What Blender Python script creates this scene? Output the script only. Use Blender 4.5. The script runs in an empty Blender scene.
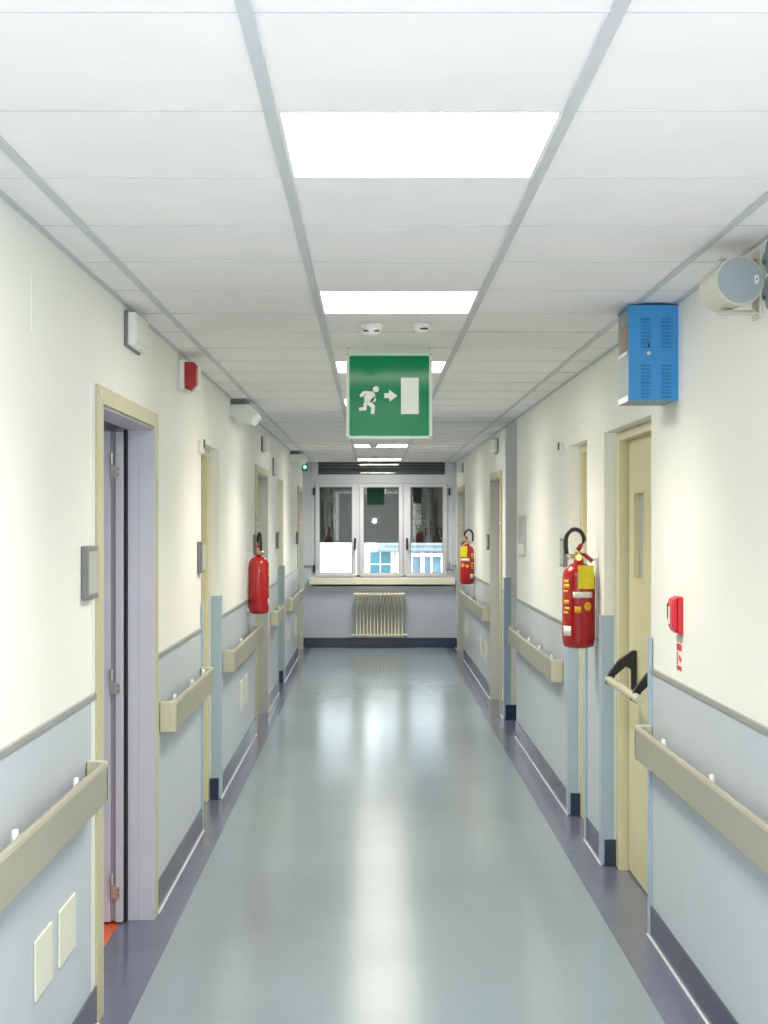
import bpy, math, random
from mathutils import Vector, Matrix
random.seed(7)
PI = math.pi
scene = bpy.context.scene
COL = scene.collection

# ------------------------------------------------------------------ materials
def lin(c):
    return tuple(((v/255)/12.92 if v/255 <= 0.04045 else (((v/255)+0.055)/1.055)**2.4) for v in c)

def mat(name, rgb, rough=0.6, metal=0.0, spec=0.5, var=0.04, scale=6.0, bump=0.0, bscale=120.0, coat=0.0, emit=None, rvar=0.0):
    m = bpy.data.materials.new(name); m.use_nodes = True
    nt = m.node_tree; n = nt.nodes; l = nt.links
    b = n['Principled BSDF']
    c = lin(rgb)
    tc = n.new('ShaderNodeTexCoord')
    no = n.new('ShaderNodeTexNoise'); no.inputs['Scale'].default_value = scale; no.inputs['Detail'].default_value = 4
    l.new(tc.outputs['Object'], no.inputs['Vector'])
    r = n.new('ShaderNodeValToRGB')
    r.color_ramp.elements[0].position = 0.3; r.color_ramp.elements[1].position = 0.7
    r.color_ramp.elements[0].color = tuple(v*(1-var) for v in c)+(1,)
    r.color_ramp.elements[1].color = tuple(min(1, v*(1+var)) for v in c)+(1,)
    l.new(no.outputs['Fac'], r.inputs['Fac']); l.new(r.outputs['Color'], b.inputs['Base Color'])
    b.inputs['Roughness'].default_value = rough
    b.inputs['Metallic'].default_value = metal
    b.inputs['Specular IOR Level'].default_value = spec
    b.inputs['Coat Weight'].default_value = coat
    b.inputs['Coat Roughness'].default_value = 0.08
    if rvar:
        n2 = n.new('ShaderNodeTexNoise'); n2.inputs['Scale'].default_value = 2.5
        l.new(tc.outputs['Object'], n2.inputs['Vector'])
        mr = n.new('ShaderNodeMapRange'); mr.inputs['To Min'].default_value = rough-rvar; mr.inputs['To Max'].default_value = rough+rvar
        l.new(n2.outputs['Fac'], mr.inputs['Value']); l.new(mr.outputs['Result'], b.inputs['Roughness'])
    if bump:
        n3 = n.new('ShaderNodeTexNoise'); n3.inputs['Scale'].default_value = bscale; n3.inputs['Detail'].default_value = 3
        l.new(tc.outputs['Object'], n3.inputs['Vector'])
        bp = n.new('ShaderNodeBump'); bp.inputs['Strength'].default_value = bump; bp.inputs['Distance'].default_value = 0.002
        l.new(n3.outputs['Fac'], bp.inputs['Height']); l.new(bp.outputs['Normal'], b.inputs['Normal'])
    if emit:
        b.inputs['Emission Color'].default_value = tuple(emit[0])+(1,)
        b.inputs['Emission Strength'].default_value = emit[1]
    return m

M = {}
M['wall'] = mat('wall_paint', (236, 237, 231), 0.55, var=0.012, scale=2, bump=0.12, bscale=220)
M['reveal'] = M['wall']
M['wall_end'] = mat('end_wall_paint_passage_shade', (192, 199, 210), 0.55, var=0.015, scale=2, bump=0.12, bscale=220)
M['dado'] = mat('dado_vinyl', (192, 200, 208), 0.38, var=0.02, scale=3, bump=0.1, bscale=160)
M['dado_cap'] = mat('dado_cap', (150, 152, 150), 0.4, var=0.02)
M['skirt'] = mat('skirting_vinyl', (50, 62, 86), 0.22, var=0.05, scale=8)
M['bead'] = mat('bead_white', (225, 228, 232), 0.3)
M['guard'] = mat('corner_guard_blue', (166, 187, 202), 0.4, var=0.015)
M['ceil'] = mat('ceiling_tile', (240, 237, 238), 0.8, var=0.02, scale=5, bump=0.15, bscale=300)
M['slab'] = mat('sky_block_slab', (150, 150, 148), 0.9)
M['grid'] = mat('ceiling_grid', (198, 202, 204), 0.5, var=0.02)
M['floor'] = mat('floor_vinyl', (134, 148, 156), 0.18, spec=0.42, var=0.05, scale=1.2, rvar=0.02)
M['border'] = mat('floor_border_vinyl', (98, 102, 124), 0.18, var=0.06, scale=3, rvar=0.02)
M['orange'] = mat('floor_orange', (214, 92, 30), 0.3, var=0.05)
M['beige'] = mat('frame_beige', (214, 208, 172), 0.4, var=0.02)
M['olive'] = mat('frame_olive_beige', (190, 188, 152), 0.4, var=0.02)
M['frame_far'] = mat('frame_grey_beige', (200, 198, 188), 0.4, var=0.02)
M['alu'] = mat('frame_lacquer_grey', (204, 207, 220), 0.35, var=0.02)
M['steel'] = mat('hinge_steel', (205, 208, 205), 0.3, metal=0.6, var=0.03)
M['door'] = mat('door_beige', (214, 208, 168), 0.4, var=0.02)
M['doorgrey'] = mat('door_grey', (176, 180, 186), 0.4, var=0.02)
M['black'] = mat('black_plastic', (26, 27, 30), 0.35, var=0.1)
M['gap'] = mat('dark_rubber', (18, 20, 22), 0.7, var=0.1)
M['rail'] = mat('rail_taupe', (158, 157, 142), 0.42, var=0.02)
M['cap'] = mat('rail_cap_flash_lit', (194, 191, 167), 0.4, var=0.02)  # rail taupe lightened: flash on the end caps put into the colour
M['white'] = mat('white_plastic', (232, 234, 232), 0.35, var=0.01)
M['offwhite'] = mat('socket_ivory', (226, 226, 210), 0.35, var=0.01)
M['greyplate'] = mat('plate_grey', (120, 122, 122), 0.4, var=0.03)
M['greyface'] = mat('plate_face', (176, 178, 172), 0.35, var=0.04, scale=30)
M['red'] = mat('extinguisher_red', (172, 8, 18), 0.28, var=0.03, coat=0.5)
M['redcall'] = mat('call_point_red', (214, 40, 58), 0.35, var=0.03)
M['yellow'] = mat('tag_yellow', (222, 205, 20), 0.5, var=0.08, scale=60)
M['ystick'] = mat('sticker_yellow', (238, 178, 30), 0.45, var=0.03)
M['wstick'] = mat('sticker_white', (232, 230, 222), 0.45, var=0.02)
M['brass'] = mat('brass', (190, 170, 110), 0.3, metal=0.9, var=0.05)
M['blue'] = mat('cabinet_blue', (52, 142, 206), 0.4, var=0.03)
M['bluedark'] = mat('cabinet_blue_vent', (44, 126, 190), 0.5, var=0.05)
M['bside'] = mat('cabinet_side_grey', (112, 132, 136), 0.35, metal=0.0, var=0.04)
M['brown'] = mat('label_brown', (150, 116, 92), 0.5, var=0.05)
M['spk'] = mat('speaker_ivory', (206, 204, 190), 0.45, var=0.02)
M['spkface'] = mat('speaker_grille_grey', (158, 170, 176), 0.5, var=0.03, scale=200, bump=0.3, bscale=500)
M['spkbr'] = mat('bracket_grey', (104, 122, 130), 0.5, var=0.04)
M['green'] = mat('sign_green', (18, 142, 96), 0.1, spec=0.18, var=0.02)
M['signwhite'] = mat('sign_white', (232, 240, 232), 0.2, var=0.01)
M['signedge'] = mat('sign_edge', (205, 228, 212), 0.2, var=0.01)
M['winframe'] = mat('window_aluminium_white', (206, 208, 216), 0.35, var=0.01)
M['sill'] = mat('sill_cream', (236, 233, 212), 0.3, var=0.03)
M['shutter'] = mat('shutter_slats', (26, 42, 42), 0.6, var=0.1, scale=4)
M['radiator'] = mat('radiator_cream', (244, 240, 216), 0.35, var=0.02)
M['outwhite'] = mat('render_white', (240, 240, 236), 0.8, var=0.02)
M['outgrey'] = mat('roof_slate', (84, 94, 104), 0.7, var=0.15, scale=12)
M['outblue'] = mat('pane_turquoise', (6, 84, 102), 0.3, var=0.15, scale=3)
M['outpale'] = mat('pane_pale', (88, 116, 132), 0.3, var=0.2, scale=5)
M['ground'] = mat('terrace_paving', (150, 150, 145), 0.8, var=0.08)
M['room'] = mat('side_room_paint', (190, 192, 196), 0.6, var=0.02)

def emission(name, rgb, strength):
    m = bpy.data.materials.new(name); m.use_nodes = True
    nt = m.node_tree; nt.nodes.clear()
    e = nt.nodes.new('ShaderNodeEmission'); e.inputs[0].default_value = tuple(rgb)+(1,); e.inputs[1].default_value = strength
    o = nt.nodes.new('ShaderNodeOutputMaterial'); nt.links.new(e.outputs[0], o.inputs[0])
    return m
PANEL_L = 9.0
M['lamp'] = emission('light_diffuser', (1.0, 0.95, 0.84), PANEL_L)
M['led'] = emission('green_led', (0.15, 1.0, 0.55), 3.0)

def glass():
    m = bpy.data.materials.new('window_glass'); m.use_nodes = True
    nt = m.node_tree; n = nt.nodes; l = nt.links; n.clear()
    o = n.new('ShaderNodeOutputMaterial'); mx = n.new('ShaderNodeMixShader')
    fr = n.new('ShaderNodeFresnel'); fr.inputs[0].default_value = 1.8
    t = n.new('ShaderNodeBsdfTransparent'); t.inputs[0].default_value = (.93, .96, .95, 1)
    g = n.new('ShaderNodeBsdfGlossy'); g.inputs['Roughness'].default_value = 0.01
    l.new(fr.outputs[0], mx.inputs[0]); l.new(t.outputs[0], mx.inputs[1]); l.new(g.outputs[0], mx.inputs[2]); l.new(mx.outputs[0], o.inputs[0])
    return m
M['glass'] = glass()

# ------------------------------------------------------------------ geometry collector
class G:
    def __init__(s): s.v = []; s.f = []; s.m = []; s.sm = []
    def add(s, vs, fs, mi=0, smooth=False):
        k = len(s.v); s.v += [tuple(v) for v in vs]
        for f in fs: s.f.append(tuple(i+k for i in f)); s.m.append(mi); s.sm.append(smooth)
        return s
    def box(s, x0, x1, y0, y1, z0, z1, mi=0):
        if x0 > x1: x0, x1 = x1, x0
        if y0 > y1: y0, y1 = y1, y0
        if z0 > z1: z0, z1 = z1, z0
        v = [(x0,y0,z0),(x1,y0,z0),(x1,y1,z0),(x0,y1,z0),(x0,y0,z1),(x1,y0,z1),(x1,y1,z1),(x0,y1,z1)]
        return s.add(v, [(0,3,2,1),(4,5,6,7),(0,1,5,4),(1,2,6,5),(2,3,7,6),(3,0,4,7)], mi)
    def frame_of(s, d):
        d = Vector(d).normalized()
        a = Vector((0,0,1)) if abs(d.z) < .9 else Vector((1,0,0))
        u = d.cross(a).normalized(); w = u.cross(d).normalized()
        return u, w
    def cyl(s, p0, p1, r, r1=None, n=16, mi=0, caps=True):
        p0 = Vector(p0); p1 = Vector(p1); r1 = r if r1 is None else r1
        u, w = s.frame_of(p1-p0); vs = []
        for p, q in ((p0, r), (p1, r1)):
            for i in range(n):
                a = 2*PI*i/n; vs.append(p+u*math.cos(a)*q+w*math.sin(a)*q)
        s.add(vs, [(i, (i+1) % n, n+(i+1) % n, n+i) for i in range(n)], mi, True)
        if caps:
            s.add(vs[:n], [tuple(range(n-1, -1, -1))], mi); s.add(vs[n:], [tuple(range(n))], mi)
        return s
    def tube(s, pts, r, n=12, mi=0):
        pts = [Vector(p) for p in pts]; vs = []; k = len(pts)
        u = None
        for i, p in enumerate(pts):
            t = (pts[min(i+1, k-1)]-pts[max(i-1, 0)]).normalized()
            if u is None: u, w = s.frame_of(t)
            else:
                u = (u - t*u.dot(t)).normalized(); w = t.cross(u)
            rr = r[i] if isinstance(r, (list, tuple)) else r
            for j in range(n):
                a = 2*PI*j/n; vs.append(p+u*math.cos(a)*rr+w*math.sin(a)*rr)
        fs = [(i*n+j, i*n+(j+1) % n, (i+1)*n+(j+1) % n, (i+1)*n+j) for i in range(k-1) for j in range(n)]
        s.add(vs, fs, mi, True)
        s.add(vs[:n], [tuple(range(n-1, -1, -1))], mi); s.add(vs[-n:], [tuple(range(n))], mi)
        return s
    def lathe(s, prof, c, axis='z', n=32, mi=0):
        vs = []
        for r, h in prof:
            for i in range(n):
                a = 2*PI*i/n; x, y = r*math.cos(a), r*math.sin(a)
                vs.append((c[0]+x, c[1]+y, c[2]+h) if axis == 'z' else (c[0]+x, c[1]+h, c[2]+y))
        k = len(prof)
        s.add(vs, [(i*n+j, i*n+(j+1) % n, (i+1)*n+(j+1) % n, (i+1)*n+j) for i in range(k-1) for j in range(n)], mi, True)
        if prof[0][0] > 1e-5: s.add(vs[:n], [tuple(range(n-1, -1, -1))], mi)
        if prof[-1][0] > 1e-5: s.add(vs[-n:], [tuple(range(n))], mi)
        return s
    def prism(s, poly, y0, y1, plane='xz', mi=0):
        # polygon extruded along the remaining axis
        def P(a, b, t):
            return {'xz': (a, t, b), 'yz': (t, a, b), 'xy': (a, b, t)}[plane]
        n = len(poly)
        vs = [P(a, b, y0) for a, b in poly]+[P(a, b, y1) for a, b in poly]
        return s.add(vs, [tuple(range(n-1, -1, -1)), tuple(range(n, 2*n))]+[(i, (i+1) % n, n+(i+1) % n, n+i) for i in range(n)], mi)
    def patch(s, cx, cy, r, a0, a1, z0, z1, n=8, mi=0):
        # label wrapped on a vertical cylinder; angle 0 looks towards -Y, positive towards +X
        vs = []
        for i in range(n+1):
            a = a0+(a1-a0)*i/n
            for rr in (r, r-.0012):
                for z in (z0, z1): vs.append((cx+rr*math.sin(a), cy-rr*math.cos(a), z))
        fs = []
        for i in range(n):
            k = 4*i
            fs += [(k, k+4, k+5, k+1), (k+2, k+3, k+7, k+6), (k, k+2, k+6, k+4), (k+1, k+5, k+7, k+3)]
        fs += [(0, 1, 3, 2), (4*n, 4*n+2, 4*n+3, 4*n+1)]
        return s.add(vs, fs, mi, True)
    def dot(s, cx, cy, r, a, z, rad, n=20, mi=0):
        vs = []
        for rr in (r, r-.0012):
            for i in range(n):
                t = 2*PI*i/n; aa = a+rad*math.cos(t)/r; zz = z+rad*math.sin(t)
                vs.append((cx+rr*math.sin(aa), cy-rr*math.cos(aa), zz))
        return s.add(vs, [tuple(range(n)), tuple(range(2*n-1, n-1, -1))]+[(i, n+i, n+(i+1) % n, (i+1) % n) for i in range(n)], mi)

ORG = {}
def build(name, g, mats, parent=None, origin=None, bevel=0, kind=None, seg=2, recalc=True):
    org = Vector(ORG[parent.name]) if parent else Vector(origin or (0, 0, 0))
    me = bpy.data.meshes.new(name)
    me.from_pydata([tuple(Vector(v)-org) for v in g.v], [], g.f)
    if not isinstance(mats, (list, tuple)): mats = [mats]
    for m in mats: me.materials.append(m)
    for p, mi, sm in zip(me.polygons, g.m, g.sm): p.material_index = mi; p.use_smooth = sm
    import bmesh
    if recalc:
        b = bmesh.new(); b.from_mesh(me)
        bmesh.ops.recalc_face_normals(b, faces=b.faces); b.to_mesh(me); b.free()
    me.update()
    o = bpy.data.objects.new(name, me); COL.objects.link(o)
    if parent: o.parent = parent
    else: o.location = org
    ORG[o.name] = tuple(org)
    if bevel:
        md = o.modifiers.new('bevel', 'BEVEL'); md.width = bevel; md.segments = seg; md.limit_method = 'ANGLE'; md.angle_limit = 0.7
        md.harden_normals = False
    if kind: o['kind'] = kind
    return o

def thing(name, label, cat, loc, group=None):
    o = bpy.data.objects.new(name, None); COL.objects.link(o); o.location = loc; o.empty_display_size = .05
    ORG[o.name] = tuple(loc); o['label'] = label; o['category'] = cat
    if group: o['group'] = group
    return o
def sthing(name, loc):
    o = bpy.data.objects.new(name, None); COL.objects.link(o); o.location = loc
    ORG[o.name] = tuple(loc); o['kind'] = 'structure'
    return o
def tag(o, label, cat, group=None):
    o['label'] = label; o['category'] = cat
    if group: o['group'] = group
    return o

# ------------------------------------------------------------------ place dimensions (metres)
EYE = 1.69
WX = {-1: -0.938, 1: 1.146}
H = 2.515
YB, YE = -3.5, 21.0                  # corridor from behind the camera to the window wall
TH = 0.15
def X(s, d): return WX[s]-s*d        # d: distance out of the wall into the corridor
def wb(g, s, d0, d1, y0, y1, z0, z1, mi=0): return g.box(X(s, d0), X(s, d1), y0, y1, z0, z1, mi)

# doorways: kind, y0, y1 (opening in the wall)
DOORS = {-1: [('S', 5.22, 6.70), ('R', 8.50, 9.48), ('S', 12.42, 13.85), ('R', 15.40, 16.37), ('S', 19.45, 20.90)],
          1: [('R', 6.36, 7.64), ('R', 8.26, 8.95), ('P', 12.25, 13.30), ('S', 13.62, 14.90), ('S', 19.15, 20.62)]}
DZ = {-1: 1.12, 1: 1.10}             # top of the dado on each side
LR = 2.135
def cuts(s):
    out = []
    for k, a, b in DOORS[s]:
        if k == 'S': out.append((k, a+.05, b-.05, 2.12))
        elif k == 'R': out.append((k, a, b, LR))
        else: out.append((k, a, b, H+.05))
    return out
def spans(s):
    # solid stretches of wall face between doorways (outer edges)
    y = YB; out = []
    for k, a, b in DOORS[s]:
        out.append((y, a)); y = b
    out.append((y, YE)); return out

names = {-1: 'left', 1: 'right'}
for s in (-1, 1):
    g = G(); y = YB
    for k, a, b, top in cuts(s):
        wb(g, s, -TH, 0, y, a, 0, H+.05)
        if k != 'P': wb(g, s, -TH, 0, a, b, top, H+.05)
        y = b
    wb(g, s, -TH, 0, y, YE+.25, 0, H+.05)
    build('wall_'+names[s], g, M['wall'], kind='structure')
    # dado sheet and its cap
    g = G(); c = G(); sk = G(); bd = G()
    for a, b in spans(s):
        if b-a < .02: continue
        wb(g, s, 0, .004, a, b, .11, DZ[s]-.012)
        wb(c, s, 0, .011, a, b, DZ[s]-.022, DZ[s])
        wb(sk, s, 0, .012, a, b, 0, .13)
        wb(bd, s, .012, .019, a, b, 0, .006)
    for k, a, b in DOORS[s]:
        if k == 'R':
            for yy, yo in ((a, a+.012), (b-.012, b)):
                g2 = sk; wb(g2, s, -.055, 0, yy, yo, 0, .13)
    o = build('trim_%d' % (1 if s < 0 else 2), g, M['dado'], kind='structure')
    build('dado_cap', c, M['dado_cap'], o, bevel=.003)
    o = build('baseboard_'+names[s], sk, M['skirt'], kind='structure', bevel=.003)
    build('base_bead', bd, M['bead'], o)  # thin white bead along the skirting foot

# side passage on the right
g = G()
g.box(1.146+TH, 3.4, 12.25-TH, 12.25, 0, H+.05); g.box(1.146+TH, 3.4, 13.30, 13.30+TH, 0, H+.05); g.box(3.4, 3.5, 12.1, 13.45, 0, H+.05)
build('wall_inner', g, M['wall_end'], kind='structure')  # blue-grey stands in for shade: ordinary wall in an unlit passage
g = G(); g.box(1.146, 3.4, 13.288, 13.30, 0, .13); g.box(1.146, 3.4, 12.25, 12.262, 0, .13); g.box(3.388, 3.4, 12.262, 13.288, 0, .13)
build('baseboard_inner', g, M['skirt'], kind='structure')

# end wall around the window
WX0, WX1, WZ0, WZ1 = -0.81, 1.085, 0.86, H
g = G()
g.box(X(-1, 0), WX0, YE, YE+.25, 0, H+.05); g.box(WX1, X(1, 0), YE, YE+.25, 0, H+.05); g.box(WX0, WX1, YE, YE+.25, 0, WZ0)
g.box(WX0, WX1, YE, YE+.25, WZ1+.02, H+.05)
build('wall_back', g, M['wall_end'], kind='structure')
g = G(); g.box(X(-1, 0), X(1, 0), YE-.012, YE, 0, .135)
build('baseboard_back', g, M['skirt'], kind='structure', bevel=.003)
g = G(); g.box(X(-1, 0), WX0-.005, YE-.011, YE, 1.098, 1.12); g.box(WX1+.005, X(1, 0), YE-.011, YE, 1.098, 1.12)
build('trim_3', g, M['dado_cap'], kind='structure')
g = G(); g.box(X(-1, 0)-TH, X(1, 0)+TH, YB-.2, YB, 0, H+.05)
build('wall_front', g, M['wall'], kind='structure')

# floor: field, darker border, side room
g = G()
def fq(x0, x1, y0, y1, mi): g.add([(x0, y0, 0), (x1, y0, 0), (x1, y1, 0), (x0, y1, 0)], [(0, 1, 2, 3)], mi)
FL, FR = -.822, .989
fq(FL, FR, YB, YE, 0)
fq(-1.068, FL, YB, YE, 1); fq(FR, 1.31, YB, YE, 1); fq(1.31, 3.4, 12.2, 13.35, 1)
fq(-3.3, -1.068, 4.3, 7.8, 2)
g.box(-3.5, 3.6, YB-.2, YE+.25, -.1, -.004, 1)
build('floor', g, [M['floor'], M['border'], M['orange']], kind='structure')

# side room behind the open door
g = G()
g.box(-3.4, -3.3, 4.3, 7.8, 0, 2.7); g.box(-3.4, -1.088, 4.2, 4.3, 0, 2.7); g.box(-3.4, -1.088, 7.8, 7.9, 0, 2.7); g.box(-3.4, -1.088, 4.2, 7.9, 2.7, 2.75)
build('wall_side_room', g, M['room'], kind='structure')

# ceiling: tiles laid in bars
LX = (-.804, -.204, .396, .996)
cells = [X(-1, 0), *LX, X(1, 0)]
rows = [2.5+.6*k for k in range(-10, 31)]
LIGHTS = [-7, -3, 1, 5, 9, 13, 18, 23, 29]
g = G(); gb = G()
yl = YB
allr = [YB]+[r for r in rows if YB+.05 < r < YE-.05]+[YE]
for i in range(len(allr)-1):
    y0, y1 = allr[i], allr[i+1]
    k = round((y0-2.5)/.6) if y0 > YB else None
    for j in range(5):
        if j == 2 and k in LIGHTS: continue
        x0, x1 = cells[j], cells[j+1]
        e = .002
        dz = [random.uniform(0, .0022) for _ in range(4)]
        if random.random() < .08: dz[random.randrange(4)] += .004
        v = [(x0, y0+e, H+dz[0]), (x1, y0+e, H+dz[1]), (x1, y1-e, H+dz[2]), (x0, y1-e, H+dz[3])]
        v += [(a, b, H+.016) for a, b, c in v]
        g.add(v, [(0, 1, 2, 3), (4, 7, 6, 5), (0, 4, 5, 1), (1, 5, 6, 2), (2, 6, 7, 3), (3, 7, 4, 0)])
g.box(1.146, 3.4, 12.25, 13.30, H, H+.016)
g.box(X(-1, 0)-TH, 3.5, YB-.2, YE+.25, H+.09, H+.14, 1)  # unseen slab over the tiles, added to block sky light
build('ceiling', g, [M['ceil'], M['slab']], kind='structure')
for x in LX: gb.box(x-.0125, x+.0125, YB, YE, H-.0035, H+.03)
for s in (-1, 1): gb.box(X(s, 0), X(s, .02), YB, YE, H-.003, H+.002)
for y in rows:
    if YB < y < YE: gb.box(X(-1, 0), X(1, 0), y-.003, y+.003, H-.0008, H+.02)
build('trim_4', gb, M['grid'], kind='structure')

LBL = {1: 'large square ceiling light panel nearest in the photo, above everything else', 5: 'second ceiling light panel, just before the smoke detector above the exit sign',
       9: 'third ceiling light panel, its two ends showing either side of the green exit sign', 13: 'ceiling light panel hidden mostly behind the green exit sign',
       18: 'ceiling light panel beyond the exit sign, hidden behind its lower part', 23: 'narrow bright ceiling light panel seen right below the green exit sign',
       29: 'farthest ceiling light panel, close to the end window transom'}
for k in LIGHTS:
    y = 2.5+.6*k
    t = thing('ceiling_light', LBL.get(k, 'ceiling light panel behind the viewer over the near corridor'), 'ceiling light', (.1, y+.3, H), 'recessed ceiling light panels' if k in LBL else 'ceiling light panels behind the viewer')
    f = G(); x0, x1 = -.1915, .3835
    f.box(x0, x1, y+.003, y+.012, H-.002, H+.07); f.box(x0, x1, y+.588, y+.597, H-.002, H+.07)
    f.box(x0, x0+.008, y+.012, y+.588, H-.002, H+.07); f.box(x1-.008, x1, y+.012, y+.588, H-.002, H+.07); f.box(x0, x1, y+.003, y+.597, H+.07, H+.075)
    build('frame', f, M['white'], t)
    f = G(); f.box(x0+.008, x1-.008, y+.012, y+.588, H+.002, H+.008)
    build('diffuser', f, M['lamp'], t)
    al = bpy.data.lights.new('panel_lamp', 'AREA'); al.shape = 'SQUARE'; al.size = .55; al.energy = 13; al.color = (1.0, 0.95, 0.84); al.spread = 2.25
    ao = bpy.data.objects.new('panel_lamp', al); COL.objects.link(ao); ao.parent = t; ao.location = (-.004, 0, .0005)

# ------------------------------------------------------------------ doors
dn = 0
def hinge(g, x0, y, z, h=.1):
    g.box(x0-.014, x0+.012, y-.006, y, z-h/2, z+h/2); g.cyl((x0-.012, y-.008, z-h/2), (x0-.012, y-.008, z+h*1.0), .006)
for s in (-1, 1):
    for k, a, b in DOORS[s]:
        if k == 'P': continue
        dn += 1
        r = sthing('door_%d' % dn, (X(s, 0), (a+b)/2, 0))
        f = G()
        if k == 'S':
            fl = .11
            for y0, y1 in ((a, a+fl), (b-fl, b)):
                wb(f, s, 0, .014, y0, y1, 0, 2.16)
            wb(f, s, 0, .014, a+fl, b-fl, 2.10, 2.16)
            build('architrave', f, M['olive'], r, bevel=.002)
            f = G()
            wb(f, s, -.10, 0, a+.055, a+fl, 0, 2.12); wb(f, s, -.10, 0, b-fl, b-.055, 0, 2.12); wb(f, s, -.10, .0148, a+fl, a+fl+.002, 0, 2.088); wb(f, s, -.10, .0148, b-fl-.002, b-fl, 0, 2.088)
            wb(f, s, -.10, 0, a+fl, b-fl, 2.088, 2.12); wb(f, s, -.10, .0148, a+fl, b-fl, 2.086, 2.088)
            wb(f, s, -.05, -.047, b-fl-.0035, b-fl, 0, 2.086)
            build('frame', f, M['alu'] if dn == 1 else M['frame_far'], r, bevel=.0015)
            f = G()
            for yy in (a+.03, b-.03): f.lathe([(0, 0), (.012, 0), (.012, .01), (0, .012)], (0, 0, 0), n=12)
            f = G()
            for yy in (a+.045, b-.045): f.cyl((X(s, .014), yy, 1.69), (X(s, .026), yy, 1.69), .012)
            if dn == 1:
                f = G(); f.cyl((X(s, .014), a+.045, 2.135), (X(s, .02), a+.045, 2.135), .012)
            build('frame_button', f, M['white'], r)  # small white discs on the frame face
            if dn == 1:
                # leaf swung ninety degrees into the side room, hung on the far jamb
                l = G(); yb = b-fl-.02
                l.box(-2.25, -1.103, yb-.045, yb, .008, 2.075); l.box(-1.103, -1.081, yb-.022, yb, .008, 2.075, 1)
                l.box(-1.081, -1.051, yb-.045, yb, .008, 2.075)
                lf = build('leaf', l, [M['alu'], M['doorgrey']], r, bevel=.002)
                for z in (.16, 1.02, 1.93):
                    l = G(); l.box(-1.100, -1.060, yb-.05, yb-.045, z-.05, z); l.cyl((-1.096, yb-.052, z+.006), (-1.096, yb-.052, z+.055), .0065)
                    hg = build('hinge', l, M['steel'], lf)
                    for dz in (-.036, -.014):
                        l = G(); l.cyl((-1.068, yb-.052, z+dz), (-1.068, yb-.05, z+dz), .004, n=10); build('screw', l, M['greyplate'], hg)
                l = G(); l.box(-1.051, -1.039, yb-.015, b-.06, 0, 2.085)
                build('rubber_seal', l, M['gap'], r)
                l = G(); wb(l, s, 0, .005, a-.07, a, 0, 2.16)
                build('edge_strip', l, M['white'], r)
                l = G(); l.tube([(-2.15, yb-.045, 1.02), (-2.15, yb-.09, 1.02), (-2.04, yb-.09, 1.02)], .01)
                build('handle', l, M['black'], lf, bevel=.004)
            else:
                l = G(); wb(l, s, -.12, -.08, a+fl+.003, b-fl-.003, .008, 2.097)
                lf = build('leaf', l, M['doorgrey'], r, bevel=.002)
                l = G(); l.cyl((X(s, -.08), a+.25, 1.02), (X(s, -.04), a+.25, 1.02), .01); l.cyl((X(s, -.04), a+.25, 1.02), (X(s, -.04), a+.37, 1.02), .009)
                build('handle', l, M['steel'], lf)
        else:
            fj = .11
            wb(f, s, -.15, -.055, a+.001, a+.06, 0, 2.13); wb(f, s, -.15, -.055, b-fj, b-.012, 0, 2.13)
            wb(f, s, -.15, -.055, a+.06, b-fj, 2.09, 2.13)
            build('frame', f, M['beige'], r, bevel=.003)
            l = G(); y0, y1 = a+.063, b-fj-.014
            gp = G(); wb(gp, s, -.15, -.108, y1, b-fj, 0, 2.09); build('rubber_seal', gp, M['gap'], r)
            near = (s == 1 and a < 7)
            if near:
                # leaf with a vision panel
                vy0, vy1, vz0, vz1 = y1-.42, y1-.17, 1.43, 1.83
                wb(l, s, -.145, -.10, y0, vy0, .01, 2.087); wb(l, s, -.145, -.10, vy1, y1, .01, 2.087)
                wb(l, s, -.145, -.10, vy0, vy1, .01, vz0); wb(l, s, -.145, -.10, vy0, vy1, vz1, 2.087)
            else:
                wb(l, s, -.145, -.10, y0, y1, .01, 2.087)
            lf = build('leaf', l, M['door'], r, bevel=.002)
            if near:
                l = G(); t_ = .012
                wb(l, s, -.10, -.096, vy0-t_, vy1+t_, vz0-t_, vz0); wb(l, s, -.10, -.096, vy0-t_, vy1+t_, vz1, vz1+t_)
                wb(l, s, -.10, -.096, vy0-t_, vy0, vz0, vz1); wb(l, s, -.10, -.096, vy1, vy1+t_, vz0, vz1)
                wb(l, s, -.10, -.098, vy0-.05, vy1+.05, vz0-.05, vz0-.044)
                build('vision_frame', l, M['beige'], lf)
                l = G(); wb(l, s, -.127, -.122, vy0, vy1, vz0, vz1)
                build('vision_pane', l, M['glasspane'] if 'glasspane' in M else M['greyface'], lf)
                # panic bar
                z = .95; yf, yn = 7.30, 6.59
                for yy in (yf, yn):
                    l = G(); l.prism([(X(s, d_), z+z_) for d_, z_ in ((-.10, .14), (-.078, .14), (-.02, .10), (.03, .035), (.05, -.012), (.02, -.03), (.002, .02), (-.05, .065), (-.074, .05), (-.074, -.06), (-.10, -.06))], yy-.014, yy+.014, 'xz')
                    build('panic_bracket', l, M['black'], lf, bevel=.004)
                l = G(); l.cyl((X(s, .028), yn-.13, z), (X(s, .028), yf+.02, z), .019, n=20)
                build('panic_bar', l, M['cap'], lf)
            else:
                l = G(); l.cyl((X(s, -.10), y0+.08, 1.02), (X(s, -.055), y0+.08, 1.02), .01); l.cyl((X(s, -.055), y0+.08, 1.02), (X(s, -.055), y0+.2, 1.02), .009)
                build('handle', l, M['steel'], lf)

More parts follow.
